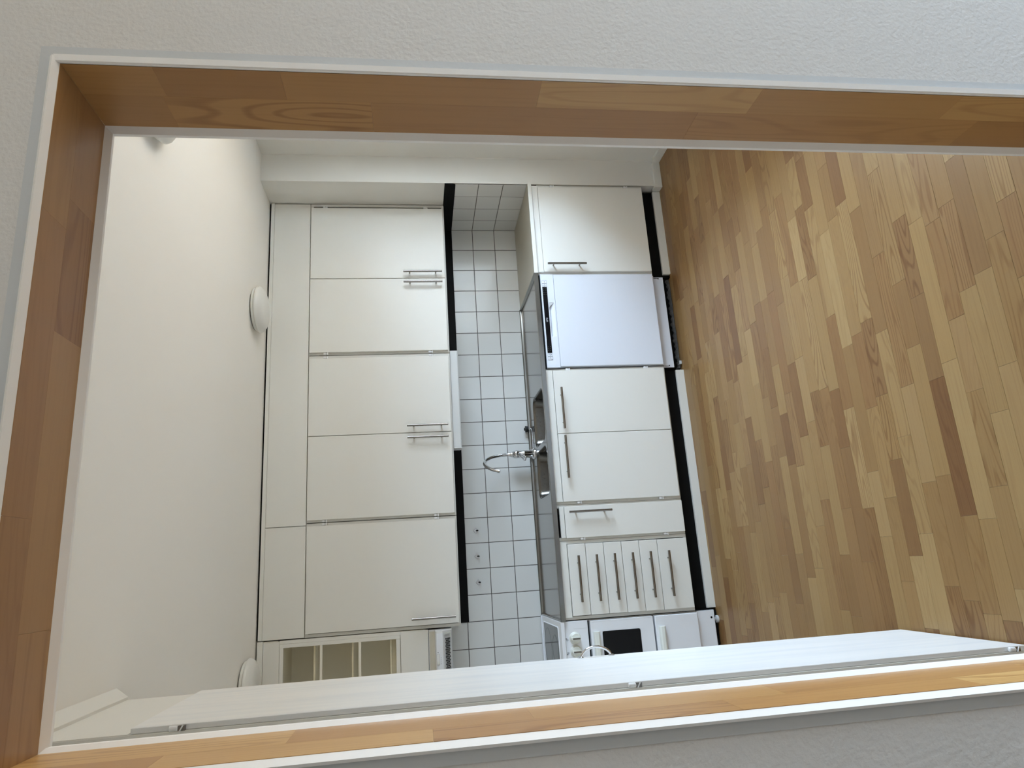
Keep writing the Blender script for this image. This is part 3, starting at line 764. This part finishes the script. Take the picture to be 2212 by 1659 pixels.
cp = mk('control_panel', B(sx0+.001, sx1, -.590, -.558, .7235, .8455), M_['hob'], t, bevel=.003)
mk('crease', B(sx1-.039, sx1-.0378, -.5904, -.5895, .727, .80), M_['greyplastic'], cp)
for i in range(6):
    x = -2.6235-.0635*i; kz = .795
    bm = bmesh.new(); lathe(bm, [(0, -.020), (.022, -.0195), (.0245, -.017), (.026, -.004), (.031, -.0005), (.031, 0)], (x, -.5902, kz), 1, 36)
    kb = mk('knob', bm, M_['offwhite'], t, smooth=35)
    bm = bmesh.new(); prism(bm, rrect(x-.0075, x+.0075, kz-.0235, kz+.0235, .005), 1, -.627, -.609); mk('grip', bm, M_['offwhite'], kb, bevel=.002)
    bm = bmesh.new(); prism(bm, rrect(x-.0038, x+.0038, kz-.0195, kz+.0195, .0015, 3), 1, -.6278, -.6268); mk('pointer', bm, M_['handle'], kb)
    bm = bmesh.new(); lathe(bm, [(.0055, 0), (.0055, .0006), (.0043, .0006), (.0043, 0), (.0055, 0)], (x-.006, -.5908, .8365), 1, 16); box(bm, x-.0075, x-.0045, -.5908, -.590, .835, .838)
    s = -1 if i % 2 == 0 else 1
    box(bm, x-.006-.006*s-.0025, x-.006-.006*s+.0025, -.5908, -.590, .839, .844); mk('zone_symbol', bm, M_['mark'], cp)
# oven door with window
dxa, dxb = sx0+.004, sx1-.0045
bm = bmesh.new(); wx1, wx0, wz0, wz1 = -2.601, -3.078, .450, .651
pts_o = [(dxa, .376), (dxb, .376), (dxb, .7125), (dxa, .7125)]
bm2 = bmesh.new()
box(bm, dxa, wx0, -.600, -.562, .376, .7125); box(bm, wx1, dxb, -.600, -.562, .376, .7125); box(bm, wx0, wx1, -.600, -.562, .376, wz0); box(bm, wx0, wx1, -.600, -.562, wz1, .7125)
bmesh.ops.remove_doubles(bm, verts=bm.verts, dist=1e-5)
dr = mk('oven_door', bm, M_['hob'], t)
bm2.free()
bm = bmesh.new(); prism(bm, rrect(wx0-.001, wx1+.001, wz0-.001, wz1+.001, .010), 1, -.6015, -.590); mk('window', bm, M_['blackgloss'], dr)
mk('edge_roll', B(dxb-.010, dxb+.0005, -.6005, -.565, .378, .711), M_['hob'], dr, bevel=.0045, seg=3)
def lip_handle(par, z):
    bm = bmesh.new(); prism(bm, [(-.600, z-.016), (-.622, z-.015), (-.630, z-.006), (-.630, z+.010), (-.622, z+.0165), (-.600, z+.0165)], 0, -3.08, -2.598); mk('handle', bm, M_['offwhite'], par, smooth=40, bevel=.0015, label='ivory grip rail')
lip_handle(dr, .684)
mk('door_gap_shade', B(dxa, dxb, -.566, -.559, .712, .726), M_['black'], t); mk('door_gap_shade', B(dxa, dxb, -.566, -.559, .362, .378), M_['black'], t)  # black strips paint in the shade of the gaps round the oven door
dw = mk('warming_drawer', B(dxa, dxb, -.602, -.562, .1295, .3655), M_['hob'], t, bevel=.009, seg=3); lip_handle(dw, .334)
bm = bmesh.new(); prism(bm, rrect(sx0+.003, sx1-.0015, .030, .132, .012), 1, -.577, -.560); bp_ = mk('base_panel', bm, M_['hob'], t)
bm = bmesh.new(); lathe(bm, [(0, -.0012), (.0052, -.0012), (.0052, 0)], (-2.577, -.577, .0455), 1, 14); mk('screw_hole', bm, M_['black'], bp_)
for x in (-2.590, -3.09):
    bm = bmesh.new(); lathe(bm, [(0, 0), (.019, 0), (.019, .012), (.010, .014), (.010, .032), (0, .032)], (x, -.552, 0), 2, 20); mk('foot', bm, M_['greyplastic'], t, smooth=40)
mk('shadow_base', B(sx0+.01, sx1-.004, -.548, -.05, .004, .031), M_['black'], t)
tag(mk('slit_shade', B(-2.5400, -2.5365, -.556, -.06, .02, .836), M_['black']), 'black strip put in for the shade in the slit between drawer unit and cooker', 'filler')  # no real part: black fill that paints the slit's shade

# ------------------------------------------------------------------ tall cabinet just inside the opening
TX = -2.525                       # face of its door
t = thing('tall_cabinet', (-2.84, -2.25, 0), 'tall white cupboard with a bow handle, standing left just inside the opening', 'cabinet')
mk('body', B(KL+.002, -2.5379, -2.512, -2.008, .004, 2.400), M_['white'], t)
dr = mk('door', B(TX-.0125, TX, -2.506, -2.028, .012, 2.1915), M_['doorwhite'], t, bevel=.0012, seg=1)
mk('filler_panel', B(-2.5385, -2.5355, -2.510, -2.010, 2.196, 2.392), M_['white'], t)
bm = bmesh.new(); prism(bm, [(-2.542, 2.392), (-2.528, 2.392), (-2.526, 2.394), (-2.503, 2.424), (-2.505, 2.4262), (-2.542, 2.4262)], 1, -2.512, -2.006); mk('cornice', bm, M_['white'], t)
bm = bmesh.new(); cz, cy = 1.045, -2.046
arc = spline([(TX, cy, cz+.046), (TX+.010, cy, cz+.043), (TX+.021, cy, cz+.030), (TX+.028, cy, cz+.010), (TX+.028, cy, cz-.010), (TX+.021, cy, cz-.030), (TX+.010, cy, cz-.043), (TX, cy, cz-.046)], 5)
tube(bm, arc, .0042, 12)
for s in (1, -1):
    lathe(bm, [(.010, 0), (.010, .002), (.006, .0045), (0, .005)], (TX, cy, cz+.048*s), 0, 18)
mk('handle', bm, M_['chrome'], dr, smooth=50)
for z in (2.093, 1.068, .052):
    yh = -2.5135
    bm = bmesh.new(); tube(bm, [(TX-.0065, yh, z), (TX-.0065, yh, z+.0015), (TX-.0065, yh, z+.0165), (TX-.0065, yh, z+.018)], [.0042, .0056, .0056, .0042], 14)
    tube(bm, [(TX-.013, yh-.002, z-.004), (TX-.001, yh-.002, z-.011)], .0016, 8)
    hg = mk('hinge', bm, M_['screw'], t, smooth=40)
    mk('hinge_cup', B(TX-.0125, TX-.002, yh-.001, yh+.008, z-.015, z-.0005), M_['handle'], hg, bevel=.001)

# ------------------------------------------------------------------ ceiling lights
for (x, y_), lb in (((-.812, -.620), 'round white ceiling light near the long filler board, in front of the wall cabinets'), ((-2.722, -.568), 'round white ceiling light near the open shelf unit, partly behind the tall cupboard'), ((-.652, -2.100), 'round white ceiling light mostly hidden behind the right end of the header lining')):
    t = thing('ceiling_light', (x, y_, CEIL), lb, 'lamp', 'round ceiling lights in the kitchen')
    bm = bmesh.new(); lathe(bm, [(0, 0), (.096, 0), (.096, -.008), (0, -.008)], (x, y_, CEIL), 2, 40); mk('mount', bm, M_['black'], t, smooth=40)  # coloured black to paint in the shadow gap above the base
    bm = bmesh.new(); lathe(bm, [(0, -.006), (.112, -.006), (.1165, -.010), (.1165, -.019), (.113, -.022), (0, -.022)], (x, y_, CEIL), 2, 48); mk('base', bm, M_['lamp'], t, smooth=40)
    bm = bmesh.new(); lathe(bm, [(.113, -.021), (.1265, -.024), (.1285, -.030), (.125, -.040), (.112, -.053), (.088, -.064), (.055, -.071), (.02, -.0735), (0, -.074)], (x, y_, CEIL), 2, 48); mk('shade', bm, M_['lamp'], t, smooth=60)
